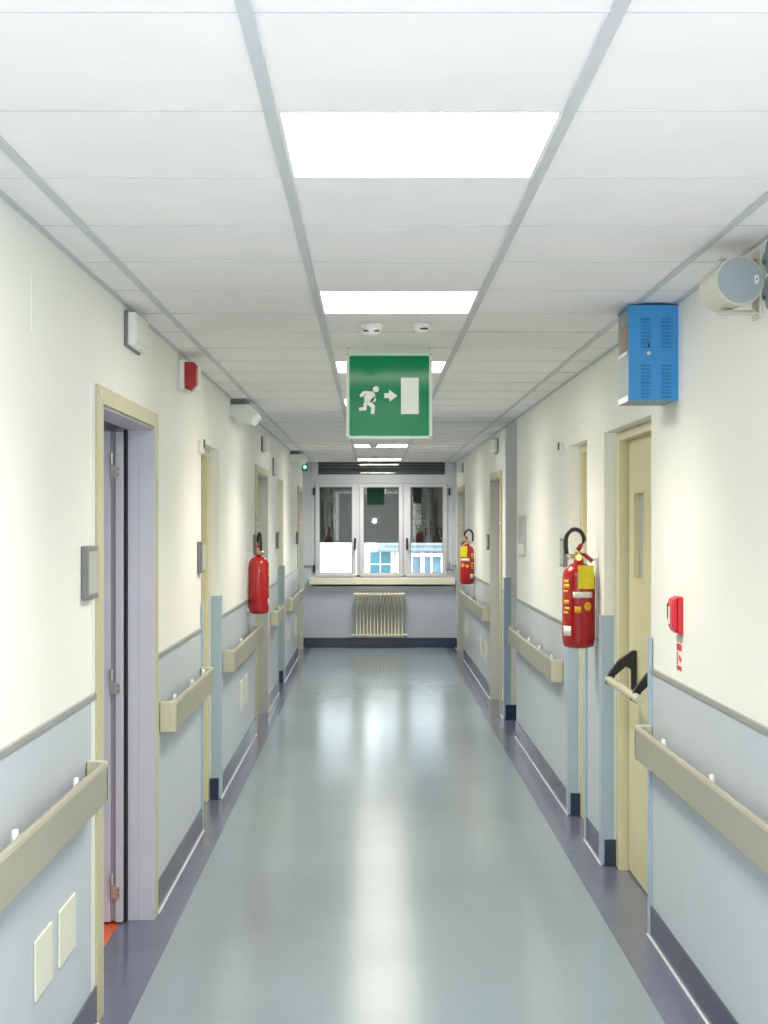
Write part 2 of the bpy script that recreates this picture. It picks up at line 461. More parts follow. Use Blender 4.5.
# corner guards
def guard(s, yc, side, z1, label, drev=.048, w=.09):
    # side +1: far corner of an opening (reveal faces the viewer), -1: near corner
    g = G(); t = .004
    y0, y1 = (yc, yc+w) if side > 0 else (yc-w, yc)
    wb(g, s, .004, .014, y0, y1, .005, z1)
    yr = yc-t if side > 0 else yc
    wb(g, s, -drev, .014, yr-.0 if side > 0 else yr, yr+t, .005, z1)
    o = build('corner_guard', g, M['guard'], origin=(X(s, 0), yc, 0), bevel=.0015)
    tag(o, label, 'corner guard', 'wall corner guards')
guard(1, 6.36, -1, 1.225, w=.05, label= 'thin blue corner guard at the end of the nearest right handrail wall')
guard(1, 7.64, 1, 1.235, 'wide blue corner guard between the panic bar door and the large extinguisher')
guard(1, 8.26, -1, 1.10, w=.05, label= 'narrow blue corner guard directly under the nearest right extinguisher')
guard(1, 8.95, 1, 1.10, 'blue corner guard behind the nearest right extinguisher, at the second handrail end')
guard(1, 13.30, 1, 1.22, 'blue corner guard on the far corner of the open side passage at right')
guard(-1, 8.50, -1, 1.255, w=.03, label= 'thin blue corner guard at far end of the second left handrail')
guard(-1, 9.48, 1, 1.245, 'pale blue corner guard beside the narrow cream door frame on the left wall')
guard(-1, 15.40, -1, 1.24, w=.03, label= 'blue corner guard on near side of the distant recessed left door')
guard(-1, 16.37, 1, 1.24, 'blue corner guard on far side of the distant recessed left door')

# ------------------------------------------------------------------ handrails
def handrail(s, y0, y1, zt, brackets, label, end0=True, end1=True):
    t = thing('handrail', label, 'handrail', (X(s, 0), (y0+y1)/2, zt-.13), 'wall handrails')
    h = .133; P = .077
    prof = [(P-.024, zt-h+.006), (P-.006, zt-h), (P, zt-h+.008), (P, zt-.012), (P-.004, zt-.003), (P-.012, zt), (P-.022, zt-.003), (P-.026, zt-.012)]
    g = G(); g.prism([(X(s, d), z) for d, z in prof], y0+.03, y1-.03, 'xz')
    build('rail', g, M['rail'], t, bevel=.0015)
    for yy, sg, on in ((y0, 1, end0), (y1, -1, end1)):
        if not on: continue
        g = G()
        # plan outline of the return end, rounded at the outer corner
        pl = [(.006, 0)]
        for i in range(7):
            a = i/6*PI/2
            pl.append((P-.022+.022*math.sin(a), .022-.022*math.cos(a)))
        pl += [(P, .05), (.045, .05), (.045, .03), (.006, .03)]
        g.prism([(X(s, d), yy+sg*e) for d, e in pl], zt-h-.002, zt+.001, 'xy')
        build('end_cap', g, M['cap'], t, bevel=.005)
    for yy in brackets:
        g = G(); g.tube([(X(s, 0), yy, zt-.075), (X(s, .03), yy, zt-.07), (X(s, P-.02), yy, zt-.06)], .012); g.tube([(X(s, .03), yy, zt-.07), (X(s, .034), yy, zt-.02), (X(s, .032), yy+.01, zt-.002)], [.006, .011, .009])
        build('bracket', g, M['white'], t)
handrail(-1, -2.5, 5.08, .912, (-1.0, -.2, .6, 1.5, 2.3, 3.1, 3.92, 4.73), 'long taupe handrail on the near left wall, beside the open door')
handrail(-1, 6.80, 8.44, .905, (7.1, 7.78, 8.3), 'taupe handrail on the left wall beyond the open grey door')
handrail(-1, 9.68, 12.25, .89, (9.78, 10.7, 11.75), 'taupe handrail on the left wall below the red extinguisher')
handrail(-1, 14.2, 15.3, .88, (14.4, 15.1), 'short taupe handrail on the left wall between two distant doors')
handrail(-1, 16.75, 19.35, .87, (17.2, 18.4, 19.1), 'farthest left handrail, running up to the end window wall')
handrail(1, -2.5, 6.33, .865, (-1.8, -.9, 0, .85, 1.7, 2.55, 3.4, 4.25, 5.07, 5.9), 'long taupe handrail on the near right wall, below the red call point')
handrail(1, 9.24, 12.2, .872, (9.6, 10.3, 11.0, 11.8), 'taupe handrail on the right wall between near extinguisher and side passage')
handrail(1, 15.05, 19.05, .872, (15.3, 16.3, 17.5, 18.7), 'farthest right handrail, below the distant extinguisher')

# ------------------------------------------------------------------ extinguishers
def extinguisher(s, y, z0, R, rot, mir, label, lrot):
    """rot: angle from -Y that the label side faces; mir flips left and right"""
    cx = X(s, R+.012); cy = y; hb = .43
    t = thing('fire_extinguisher', label, 'fire extinguisher', (cx, cy, z0), 'wall fire extinguishers')
    g = G()
    pr = [(0, .008), (R*.55, .0), (R*.9, .008), (R, .035), (R, hb-.075), (R*.96, hb-.05), (R*.8, hb-.022), (R*.5, hb-.004), (.028, hb), (.026, hb+.02), (0, hb+.02)]
    g.lathe(pr, (cx, cy, z0), n=36); build('cylinder', g, M['red'], t)
    def P(u, w, z):  # u: sideways as seen by a viewer facing the labels, w: towards that viewer
        u *= mir
        return (cx+u*math.cos(rot)+w*math.sin(rot), cy+u*math.sin(rot)-w*math.cos(rot), z0+z)
    g = G(); g.cyl(P(0, 0, hb+.01), P(0, 0, hb+.06), .021, .017); g.cyl(P(-.05, 0, hb+.035), P(.02, 0, hb+.035), .011); g.cyl(P(0, 0, hb+.03), P(0, .035, hb+.03), .017)
    vb = build('valve', g, M['brass'], t)
    g = G(); g.tube([P(0, 0, hb+.05), P(.0, 0, hb+.07), P(.01, 0, hb+.09), P(.026, 0, hb+.10)], [.014, .014, .012, .008]); g.tube([P(-.005, 0, hb+.055), P(.03, 0, hb+.045), P(.07, 0, hb+.01)], .011)
    build('lever', g, M['red'], t)
    # hose loop from the valve side over the top and back to the lever
    g = G(); pts = []
    for i in range(17):
        a = PI*(1.12-1.20*i/16)
        pts.append(P(-.018+.046*math.cos(a), 0, hb+.115+.058*math.sin(a)))
    pts = [P(-.046, 0, hb+.03), P(-.060, 0, hb+.05), P(-.064, 0, hb+.08)]+pts[1:]
    g.tube(pts, .0105); build('hose', g, M['black'], t)
    for p_, q_, r_ in ((P(.029, 0, hb+.112), P(.026, 0, hb+.085), .010), (P(-.042, 0, hb+.022), P(-.056, 0, hb+.047), .0125)):
        g = G(); g.cyl(p_, q_, r_); build('hose_fitting', g, M['steel'], t)
    # bracket
    g = G(); wb(g, s, 0, .006, y-.02, y+.02, z0+.05, z0+hb+.03); wb(g, s, 0, .05, y-.012, y+.012, z0+hb+.012, z0+hb+.024); wb(g, s, 0, .03, y-.03, y+.03, z0+.02, z0+.045)
    build('wall_bracket', g, M['steel'], t)
    Rr = R+.0012
    def A(u): return rot+lrot+mir*math.asin(max(-.99, min(.99, u/R)))
    # tag
    if label.count('tag'):
        g = G(); c = [P(-.005, R+.004, hb-.008), P(.075, R*.75, hb-.01), P(.078, R*.78, hb-.128), P(-.002, R+.006, hb-.126)]
        g.add(c+[(x, yy+.002, z) for x, yy, z in c], [(0, 1, 2, 3), (7, 6, 5, 4), (0, 4, 5, 1), (1, 5, 6, 2), (2, 6, 7, 3), (3, 7, 4, 0)])
        build('inspection_tag', g, M['yellow'], t)
    g = G(); g.patch(cx, cy, Rr, A(-.03), A(.068), z0+.258, z0+.288); build('white_label', g, M['wstick'], t)
    g = G(); g.dot(cx, cy, Rr, A(.045), z0+.215, .0215)
    build('yellow_sticker', g, M['ystick'], t); g = G(); g.patch(cx, cy, Rr, A(-.02), A(.012), z0+.183, z0+.215)
    build('yellow_sticker', g, M['ystick'], t)
    for i, (zz, hh, u0, u1) in enumerate([(.35, .018, -.074, -.05), (.325, .02, -.074, -.046), (.305, .01, -.076, -.055), (.245, .02, -.073, -.05), (.215, .015, -.07, -.045), (.195, .012, -.074, -.052)]):
        g = G(); g.patch(cx, cy, Rr, A(u0), A(u1), z0+zz-.02, z0+zz-.02+hh); build('printed_text', g, M['ystick'], t)
    g = G(); g.patch(cx, cy, Rr, A(-.075), A(-.038), z0+.065, z0+.115); build('white_sticker', g, M['wstick'], t)
extinguisher(1, 7.88, 1.055, .083, -.12, 1, 'large red extinguisher with yellow tag on the near right wall', 0)
extinguisher(1, 17.2, 1.01, .078, -.1, -1, 'small distant red extinguisher with yellow tag beside the end window', 0)
extinguisher(-1, 11.6, 1.01, .078, PI*.60, 1, 'plain red extinguisher on the left wall above the handrail', .55)

# ------------------------------------------------------------------ sockets and plates
def plate(s, y0, y1, z0, z1, label, group, name='socket_plate', cat='wall socket', m='offwhite', d=.012, face=None, d0=.004):
    g = G(); wb(g, s, d0, d, y0, y1, z0, z1)
    o = build(name, g, M[m], origin=(X(s, 0), (y0+y1)/2, z0), bevel=.004)
    tag(o, label, cat, group)
    if face:
        g = G(); wb(g, s, d, d+.0015, y0+.02, y1-.02, z0+.018, z1-.018); build('face', g, M[face], o)
    return o
SG = 'blank socket plates below the handrails'
plate(-1, 4.27, 4.50, .365, .535, 'cream socket plate under the near left handrail, the nearer of two', SG)
plate(-1, 4.60, 4.85, .365, .535, 'cream socket plate under the near left handrail, closer to the door', SG)
plate(-1, 10.88, 11.15, .36, .57, 'cream socket plate below the left extinguisher handrail, nearer of pair', SG)
plate(-1, 11.26, 11.55, .36, .57, 'cream socket plate below the left extinguisher handrail, farther of pair', SG)
plate(-1, 17.15, 17.35, .39, .48, 'tiny square socket plate below the farthest left handrail', SG)
plate(-1, 18.6, 19.0, .33, .54, 'tall pale socket plate near the far left end of the corridor', SG)
plate(1, 15.35, 15.75, .31, .50, 'nearer of two pale plates below the farthest right handrail', SG)
plate(1, 15.95, 16.3, .31, .50, 'second of two pale plates below the farthest right handrail', SG)
plate(1, 18.3, 19.0, .34, .50, 'pale plate farthest along the right wall, under the distant extinguisher', SG)
NG = 'grey room name plates'
plate(-1, 4.99, 5.19, 1.44, 1.615, 'grey framed name plate on the near left wall before the open door', NG, 'name_plate', 'name plate', 'greyplate', .022, 'greyface', 0)
plate(-1, 8.30, 8.46, 1.42, 1.59, 'dark grey name plate at the edge of the cream left door recess', NG, 'name_plate', 'name plate', 'greyplate', .028, 'greyface', 0)
plate(-1, 12.22, 12.38, 1.44, 1.60, 'narrow dark name plate just behind the left extinguisher hose', NG, 'name_plate', 'name plate', 'greyplate', .028, 'greyface', 0)
plate(-1, 15.1, 15.35, 1.44, 1.60, 'small dark name plate past the left extinguisher, before distant recess', NG, 'name_plate', 'name plate', 'greyplate', .028, 'greyface', 0)
plate(-1, 19.1, 19.35, 1.43, 1.58, 'farthest left name plate, near the end window', NG, 'name_plate', 'name plate', 'greyplate', .03, 'greyface', 0)
plate(1, 9.08, 9.26, 1.43, 1.60, 'grey name plate behind the hose of the near right extinguisher', NG, 'name_plate', 'name plate', 'greyplate', .024, 'greyface', 0)
plate(1, 14.98, 15.2, 1.43, 1.58, 'farthest right name plate beside the distant grey door frame', NG, 'name_plate', 'name plate', 'greyplate', .028, 'greyface', 0)
o = plate(1, 11.52, 11.95, 1.45, 1.745, 'tall grey notice holder with white slip on the right wall', None, 'notice_holder', 'notice holder', 'greyface', .02, None, 0)
g = G(); wb(g, 1, .02, .022, 11.54, 11.93, 1.455, 1.53); build('paper_slip', g, M['wstick'], o)

# ------------------------------------------------------------------ high wall boxes
def alarm_box(s, y0, y1, z0, z1, d, label):
    t = thing('emergency_lamp', label, 'wall lamp', (X(s, 0), (y0+y1)/2, z0), 'small boxes high on the walls')
    g = G(); wb(g, s, 0, .012, y0-.005, y1+.005, z0-.004, z1+.004); build('back_plate', g, M['greyplate'], t, bevel=.002)
    g = G(); wb(g, s, .012, d, y0, y1, z0, z1); build('housing', g, M['white'], t, bevel=.006)
    g = G(); wb(g, s, d, d+.004, y0+.015, y1-.015, z0+.015, z1-.015); build('lens', g, M['offwhite'], t, bevel=.002)
alarm_box(-1, 5.86, 6.20, 2.365, 2.49, .045, 'white box lamp high on the left wall before the open door')
alarm_box(-1, 13.1, 13.3, 2.30, 2.42, .05, 'small grey box high on the left wall above the distant grey doorway')
alarm_box(-1, 14.6, 14.8, 2.14, 2.30, .05, 'lower small box on left wall between the grey doorway and recess')
alarm_box(1, 14.05, 14.3, 2.33, 2.45, .06, 'small grey box high above the distant right grey doorway')
alarm_box(1, 19.4, 19.7, 2.33, 2.44, .05, 'tiny box high on the right wall beside the end window')

def wedge(y0, y1, label):
    t = thing('emergency_lamp', label, 'wall lamp', (X(-1, 0), (y0+y1)/2, 2.37), 'wedge shaped lamps at the ceiling')
    g = G(); pr = [(0, 2.475), (.13, 2.475), (.175, 2.42), (.12, 2.365), (.03, 2.385), (0, 2.40)]
    g.prism([(X(-1, d), z) for d, z in pr], y0, y1, 'xz'); build('housing', g, M['white'], t, bevel=.004)
    g = G(); pr = [(.122, 2.366), (.172, 2.416), (.176, 2.412), (.126, 2.361)]
    g.prism([(X(-1, d), z) for d, z in pr], y0+.01, y1-.01, 'xz'); build('lens', g, M['signwhite'], t)
    g = G(); wb(g, -1, 0, .1, y0+.03, y1-.03, 2.475, H-.004); build('mount', g, M['greyplate'], t)
wedge(10.25, 10.75, 'white wedge lamp under the ceiling between open door and left extinguisher')
wedge(17.7, 18.3, 'distant wedge lamp under the ceiling near the green light')

# siren
t = thing('alarm_siren', 'red and white fire alarm siren high on the left wall above the open door', 'siren', (X(-1, 0), 7.6, 2.34))
g = G(); wb(g, -1, 0, .03, 7.48, 7.76, 2.335, 2.48); build('base', g, M['white'], t, bevel=.006)
g = G(); pr = [(.03, 2.345), (.06, 2.33), (.09, 2.36), (.09, 2.455), (.075, 2.47), (.03, 2.47)]
g.prism([(X(-1, d), z) for d, z in pr], 7.50, 7.57, 'xz'); build('lens', g, M['red'], t, bevel=.003)
g = G(); wb(g, -1, .03, .085, 7.57, 7.74, 2.345, 2.47); build('sounder', g, M['white'], t, bevel=.006)
# small contact sensors over the recesses
for s, y, z, lb in ((1, 9.3, 2.13, 'tiny white sensor with dark eye above the near right extinguisher'), (-1, 8.42, 2.10, 'tiny white sensor with dark eye above the cream left door')):
    g = G(); wb(g, s, 0, .022, y-.05, y+.05, z-.03, z+.04); o = build('wall_sensor', g, M['white'], origin=(X(s, 0), y, z-.03), bevel=.004)
    tag(o, lb, 'sensor', 'small wall sensors')
    g = G(); wb(g, s, .022, .028, y+.0, y+.04, z-.0, z+.045); build('eye', g, M['black'], o)
# green exit lamp
t = thing('exit_lamp', 'tiny green lit lamp in the far left ceiling corner', 'lamp', (-.895, 20.75, 2.40))
g = G(); g.box(-.938, -.863, 20.7, 20.8, 2.385, 2.49); build('housing', g, M['greyplate'], t, bevel=.004)
g = G(); g.lathe([(.0, -.012), (.016, -.01), (.02, 0)], (-.896, 20.7, 2.437), axis='y', n=16); build('lens', g, M['led'], t)
# thin trunking on the near left wall
g = G(); wb(g, -1, 0, .004, 4.255, 4.285, 2.215, 2.375); o = build('wall_strip', g, M['white'], origin=(X(-1, 0), 4.27, 2.215), bevel=.0015)
tag(o, 'short thin white strip on the upper left wall near the photo edge', 'strip')

# ------------------------------------------------------------------ blue cabinet
BX0, BX1, BY0, BY1, BZ0, BZ1 = .961, 1.146, 5.80, 6.08, 2.15, 2.503
t = thing('metal_cabinet', 'bright blue vented metal cabinet high on the right wall', 'cabinet', (BX1, BY0, BZ0))
g = G(); g.box(BX0+.006, BX1, BY0+.003, BY1, BZ0, BZ1); build('body', g, M['bside'], t, bevel=.002)
g = G(); g.box(BX0, BX1, BY0-.004, BY0+.004, BZ0-.002, BZ1+.002); g.box(BX0, BX0+.012, BY0, BY0+.02, BZ0-.002, BZ1+.002); g.box(BX0, BX1, BY0, BY1, BZ1, BZ1+.003)
cv = build('front_cover', g, M['blue'], t)
for cx_ in (BX0+.045, BX0+.122):
    for z0_, n_ in ((BZ1-.045, 9), (BZ1-.22, 10)):
        g = G()
        for i in range(n_):
            z = z0_-i*.013; g.prism([(BY0-.004, z), (BY0-.0065, z-.006), (BY0-.004, z-.008)], cx_, cx_+.036, 'yz')
        build('louvres', g, M['bluedark'], cv)
g = G(); g.cyl((BX0+.074, BY0-.004, BZ1-.178), (BX0+.074, BY0-.012, BZ1-.178), .0075); build('lock', g, M['steel'], t)
g = G(); g.box(BX0+.072, BX0+.077, BY0-.006, BY0-.004, BZ1-.158, BZ1-.138); build('keyhole', g, M['black'], t)
g = G(); g.box(BX0+.003, BX0+.006, BY0+.06, BY0+.20, BZ1-.155, BZ1-.06); build('side_label', g, M['brown'], t)
for zz_, y_ in (((BZ1-.175, BZ1-.162), BY0+.08), ((BZ0, BZ0+.022), BY0+.02)):
    g = G(); g.box(BX0+.003, BX0+.0065, y_, BY1-.01, *zz_); build('side_strip', g, M['white'], t)
g = G()
for i in range(7): g.cyl((BX0+.010+i*.0145, BY0+.02, BZ0-.001), (BX0+.010+i*.0145, BY0+.02, BZ0+.001), .0045, n=6); g.cyl((BX0+.017+i*.0145, BY0+.035, BZ0-.001), (BX0+.017+i*.0145, BY0+.035, BZ0+.001), .0045, n=6)
build('underside_holes', g, M['black'], t)

# ------------------------------------------------------------------ round loudspeaker
SY = 4.50
sc_ = (1.069, SY, 2.395)
t = thing('loudspeaker', 'round ivory loudspeaker with grey grille high on the right wall', 'loudspeaker', (1.146, 4.6, 2.33))
t2 = G(); ax = Vector((-.10, 1, -.03)).normalized()
c0 = Vector(sc_); c1 = c0+ax*.20
for p, q, r0, r1 in ((c0, c0+ax*.02, .072, .072), (c0+ax*.02, c1-ax*.02, .070, .066), (c1-ax*.02, c1, .066, .05)): t2.cyl(p, q, r0, r1, n=40)
build('housing', t2, M['spk'], t)
g = G(); g.cyl(c0-ax*.004, c0+ax*.001, .067, n=40); build('grille', g, M['spkface'], t)
g = G()
lc = c0-ax*.006+Vector((.047, 0, .002)); g.cyl(lc, lc+ax*.003, .0075, n=20); g.cyl(lc+Vector((0, 0, .007)), lc+ax*.003+Vector((0, 0, .007)), .0065, n=20); g.cyl(lc-Vector((0, 0, .007)), lc+ax*.003-Vector((0, 0, .007)), .0065, n=20)
build('emblem', g, M['white'], t)
g = G(); g.cyl(lc-ax*.001, lc+ax*.001, .0028, n=12); build('emblem_dot', g, M['greyplate'], t)
g = G()
for sg in (-1, 1):
    z = sc_[2]+sg*.078; g.box(1.03, 1.146, SY+.08, SY+.11, z-.003, z+.003)
g.box(1.138, 1.146, SY+.05, SY+.14, sc_[2]-.10, sc_[2]+.10)
g.box(1.02, 1.15, SY+.06, SY+.085, sc_[2]-.09, sc_[2]-.084)
build('wall_bracket', g, M['spk'], t, bevel=.002)
# lobed junction plate beside it
t = thing('junction_box', 'grey lobed junction plate with screws at the right photo edge', 'junction box', (1.146, 4.4, 2.33))
for zz in (2.445, 2.345):
    g = G(); pl = []
    for i in range(24):
        a = 2*PI*i/24; r_ = .040+.008*math.cos(4*a); pl.append((4.40+r_*1.4*math.cos(a), zz+r_*math.sin(a)))
    g.prism(pl, 1.123, 1.146, 'yz'); b_ = build('lobe', g, M['spkbr'], t, bevel=.003)
    g = G(); g.cyl((1.120, 4.43, zz-.01), (1.124, 4.43, zz-.01), .006, n=12); g.cyl((1.120, 4.38, zz+.015), (1.124, 4.38, zz+.015), .006, n=12)
    build('screw', g, M['black'], b_)

# ------------------------------------------------------------------ red call point
t = thing('call_point', 'red rounded fire call point on the near right wall', 'call point', (1.146, 5.78, 1.28))
g = G(); wb(g, 1, 0, .02, 5.70, 5.80, 1.28, 1.418); build('base', g, M['redcall'], t, bevel=.004)
g = G(); pr = [(.02, 1.284), (.030, 1.288), (.040, 1.312), (.0425, 1.345), (.041, 1.385), (.036, 1.41), (.02, 1.415)]
g.prism([(X(1, d), z) for d, z in pr], 5.704, 5.796, 'xz'); hd = build('housing', g, M['redcall'], t, bevel=.006)
g = G(); wb(g, 1, .041, .0445, 5.74, 5.765, 1.315, 1.38); build('break_glass', g, M['wstick'], t, bevel=.002)
g = G(); wb(g, 1, .040, .044, 5.778, 5.79, 1.335, 1.39); build('test_slot', g, M['black'], t)
t = thing('alarm_notice', 'small red and white notice strip below the red call point', 'notice', (1.146, 5.76, 1.14))
g = G(); wb(g, 1, 0, .003, 5.715, 5.82, 1.245, 1.27); build('grey_holder', g, M['greyface'], t)
g = G(); wb(g, 1, 0, .002, 5.72, 5.815, 1.14, 1.243); build('white_card', g, M['wstick'], t)
g = G(); wb(g, 1, .002, .003, 5.722, 5.813, 1.215, 1.24); wb(g, 1, .002, .003, 5.722, 5.813, 1.142, 1.158)
wb(g, 1, .002, .003, 5.795, 5.811, 1.16, 1.21)
g.prism([(5.73, 1.19), (5.77, 1.20), (5.775, 1.18), (5.735, 1.172)], X(1, .002), X(1, .003), 'yz')
build('red_print', g, M['redcall'], t)

# ------------------------------------------------------------------ smoke detectors
def detector(x, y, r, h, label, slots=True):
    t = thing('smoke_detector', label, 'smoke detector', (x, y, H), 'ceiling detectors')
    g = G(); g.lathe([(r, 0), (r, -h*.35), (r*.92, -h*.45)], (x, y, H), n=32); build('base', g, M['white'], t)
    g = G(); g.lathe([(r*.86, -h*.4), (r*.86, -h*.62), (r*.7, -h*.85), (r*.35, -h), (0, -h)], (x, y, H), n=32); hd = build('head', g, M['white'], t)
    if slots:
        g = G()
        for a in (-.75, .75):
            g.box(x+math.sin(a)*r*.62-.013, x+math.sin(a)*r*.62+.013, y-r*.80, y-r*.70, H-h*.72, H-h*.58)
        build('vent_slots', g, M['black'], hd)
    else:
        g = G(); g.box(x-.005, x+.028, y-r*.88, y-r*.75, H-h*.75, H-h*.55); build('vent_slots', g, M['black'], hd)
detector(-.003, 6.42, .047, .05, 'larger white smoke detector just above the exit sign')
detector(.203, 6.42, .040, .036, 'flatter white detector right of the smoke detector above the sign', False)
detector(.015, 15.95, .05, .05, 'distant smoke detector in front of the light below the sign')
detector(.05, 18.7, .04, .05, 'farthest small ceiling detector before the end window')

# ------------------------------------------------------------------ hanging exit sign
SX, SYY, SZ, SS = .081, 7.28, 2.288, .405
t = thing('exit_sign', 'square green running man exit sign hanging from the ceiling', 'exit sign', (SX, SYY, SZ-SS/2))
def rrect(cx, cz, w, h, r, n=6):
    pts = []
    for qx, qz, a0 in ((1, 1, 0), (-1, 1, PI/2), (-1, -1, PI), (1, -1, 3*PI/2)):
        for i in range(n+1):
            a = a0+i/n*PI/2; pts.append((cx+qx*(w/2-r)+r*math.cos(a), cz+qz*(h/2-r)+r*math.sin(a)))
    return pts
g = G(); g.prism(rrect(SX, SZ, SS, SS, .012), SYY, SYY+.006, 'xz'); build('panel', g, M['signedge'], t, bevel=.001)
g = G(); g.prism(rrect(SX, SZ, SS-.030, SS-.028, .010), SYY-.0008, SYY, 'xz'); g.prism(rrect(SX, SZ, SS-.030, SS-.028, .010), SYY+.006, SYY+.0068, 'xz')
build('green_field', g, M['green'], t)
def q(zx, zy): return (SX+(zx-380)/660*SS, SZ+(430-zy)/660*SS)
g = G()
def pg(pts): g.prism([q(*p) for p in pts], SYY-.0016, SYY-.0008, 'xz')
hx, hz = q(278, 380); g.prism([(hx+.0145*math.cos(2*PI*i/24), hz+.0145*math.sin(2*PI*i/24)) for i in range(24)], SYY-.0016, SYY-.0008, 'xz')
pg([(192, 393), (255, 398), (270, 415), (272, 440), (255, 470), (238, 480), (190, 470), (186, 440), (205, 412)])
pg([(205, 412), (192, 393), (178, 398), (152, 425), (162, 442), (180, 434), (196, 416)])
pg([(262, 440), (278, 448), (276, 476), (236, 478), (240, 462)])
pg([(190, 465), (216, 475), (206, 520), (206, 540), (150, 546), (148, 522), (180, 516)])
pg([(216, 474), (240, 476), (270, 505), (266, 570), (238, 570), (242, 522), (206, 490)])
pg([(342, 410), (378, 410), (380, 384), (442, 430), (384, 474), (380, 448), (342, 448)])
pg([(470, 292), (606, 292), (606, 570), (470, 570)])
build('running_man_symbol', g, M['signwhite'], t)
for dx in (-.19, .19):
    g = G(); g.tube([(SX+dx, SYY+.003, SZ+SS/2-.006), (SX+dx, SYY+.003, H-.001)], .002, n=8); g.cyl((SX+dx, SYY+.003, H-.008), (SX+dx, SYY+.003, H-.001), .008, n=12)
    build('hanger', g, M['steel'], t)
g = G()
for dx in (-1, 1):
    for dz in (-1, 1): g.cyl((SX+dx*.194, SYY-.002, SZ+dz*.194), (SX+dx*.194, SYY, SZ+dz*.194), .004, n=10)
build('corner_screws', g, M['greyplate'], t)

# ------------------------------------------------------------------ window
def zx(y): return EYE-(y-523)/73.76
def xx(x): return (x-372)/73.76
w = sthing('window_1', (.16, YE, .86))
g = G(); Y0, Y1 = YE+.01, YE+.09
fx0, fx1 = xx(313), xx(450.5)
WT = H+.015
g.box(WX0, fx0+.07, Y0, Y1, .93, WT); g.box(fx1-.07, WX1, Y0, Y1, .93, WT)
g.box(fx0+.07, fx1-.07, Y0, Y1, .93, zx(575)); g.box(fx0+.07, fx1-.07, Y0, Y1, zx(483), zx(474.5)); g.box(fx0+.07, fx1-.07, Y0, Y1, zx(461), WT)
g.box(xx(356.3), xx(359.7), Y0, Y1, zx(577), zx(482)); g.box(xx(403), xx(406.5), Y0, Y1, zx(577), zx(482))
build('frame', g, M['winframe'], w, bevel=.004)
for x0, x1, hs in ((319.5, 352, 1), (363.5, 399, 1), (410.5, 443, 1)):
    gx0, gx1, gz0, gz1 = xx(x0), xx(x1), zx(573), zx(487)
    b_ = .055
    g = G(); ya, yb_ = YE-.012, YE+.04
    ox0, ox1, oz0, oz1 = gx0-b_, gx1+b_, gz0-.04, gz1+.05
    g.box(ox0, gx0, ya, yb_, oz0, oz1); g.box(gx1, ox1, ya, yb_, oz0, oz1); g.box(gx0, gx1, ya, yb_, oz0, gz0); g.box(gx0, gx1, ya, yb_, gz1, oz1)
    cs = build('casement', g, M['winframe'], w, bevel=.006)
    g = G(); g.box(gx0, gx1, YE+.012, YE+.016, gz0, gz1); build('pane', g, M['glass'], cs)
    g = G(); r_ = .008
    g.box(gx0, gx0+r_, YE-.002, YE+.010, gz0, gz1); g.box(gx1-r_, gx1, YE-.002, YE+.010, gz0, gz1); g.box(gx0+r_, gx1-r_, YE-.002, YE+.010, gz0, gz0+r_); g.box(gx0+r_, gx1-r_, YE-.002, YE+.010, gz1-r_, gz1)
    build('gasket', g, M['greyplate'], cs)
for hx_ in (355.2, 407):
    g = G(); c_ = xx(hx_); g.box(c_-.014, c_+.014, YE-.022, YE-.012, zx(549), zx(538)); g.tube([(c_, YE-.02, zx(540)), (c_, YE-.05, zx(540)), (c_, YE-.055, zx(543)), (c_, YE-.055, zx(550))], .011, n=10)
    build('handle', g, M['black'], w, bevel=.003)
for hx_, hz_ in ((314, 491.5), (314, 568.5), (449.3, 491.5)):
    g = G(); g.box(xx(hx_)-.012, xx(hx_)+.012, YE-.02, YE+.012, zx(hz_)-.05, zx(hz_)+.05); build('hinge', g, M['black'], w, bevel=.003)
g = G(); g.tube([(xx(449.3), YE-.025, zx(563)), (xx(449.3), YE-.025, zx(570))], .010); g.tube([(xx(446), YE-.03, zx(570)), (xx(453), YE-.03, zx(570))], .010); build('stay', g, M['black'], w)
g = G(); g.box(fx0+.07, fx1-.07, YE+.04, YE+.044, zx(474.5), zx(461)); build('transom_pane', g, M['glass'], w)
# outside roller shutter, lowered over the upper part
g = G(); z = zx(543); x0, x1 = WX0, WX1
g2 = G()
zz = z
while zz < H+.06:
    g.prism([(YE+.136, zz), (YE+.133, zz+.006), (YE+.1325, zz+.042), (YE+.136, zz+.0502), (YE+.148, zz+.0502), (YE+.148, zz)], x0, x1, 'yz')
    zz += .05
build('shutter', g, M['shutter'], w)
g = G(); g.box(x0, x0+.03, YE+.12, YE+.16, .86, H); g.box(x1-.03, x1, YE+.12, YE+.16, .86, H); build('shutter_guide', g, M['winframe'], w)
g = G()
for zz in (zx(464.2), zx(467.2), zx(472)): g.box(x0+.02, x1-.02, YE+.1, YE+.116, zz-.008, zz+.008)
build('transom_slats', g, M['outpale'], w)
# sill
g = G(); g.box(xx(309.5), xx(455), YE-.075, YE+.02, zx(584.3), zx(578)); g.box(WX0, WX1, YE+.0, YE+.3, .83, .93)
build('window_sill', g, M['sill'], kind='structure', bevel=.004)
bpy.data.objects['window_sill'].name = 'trim_5'

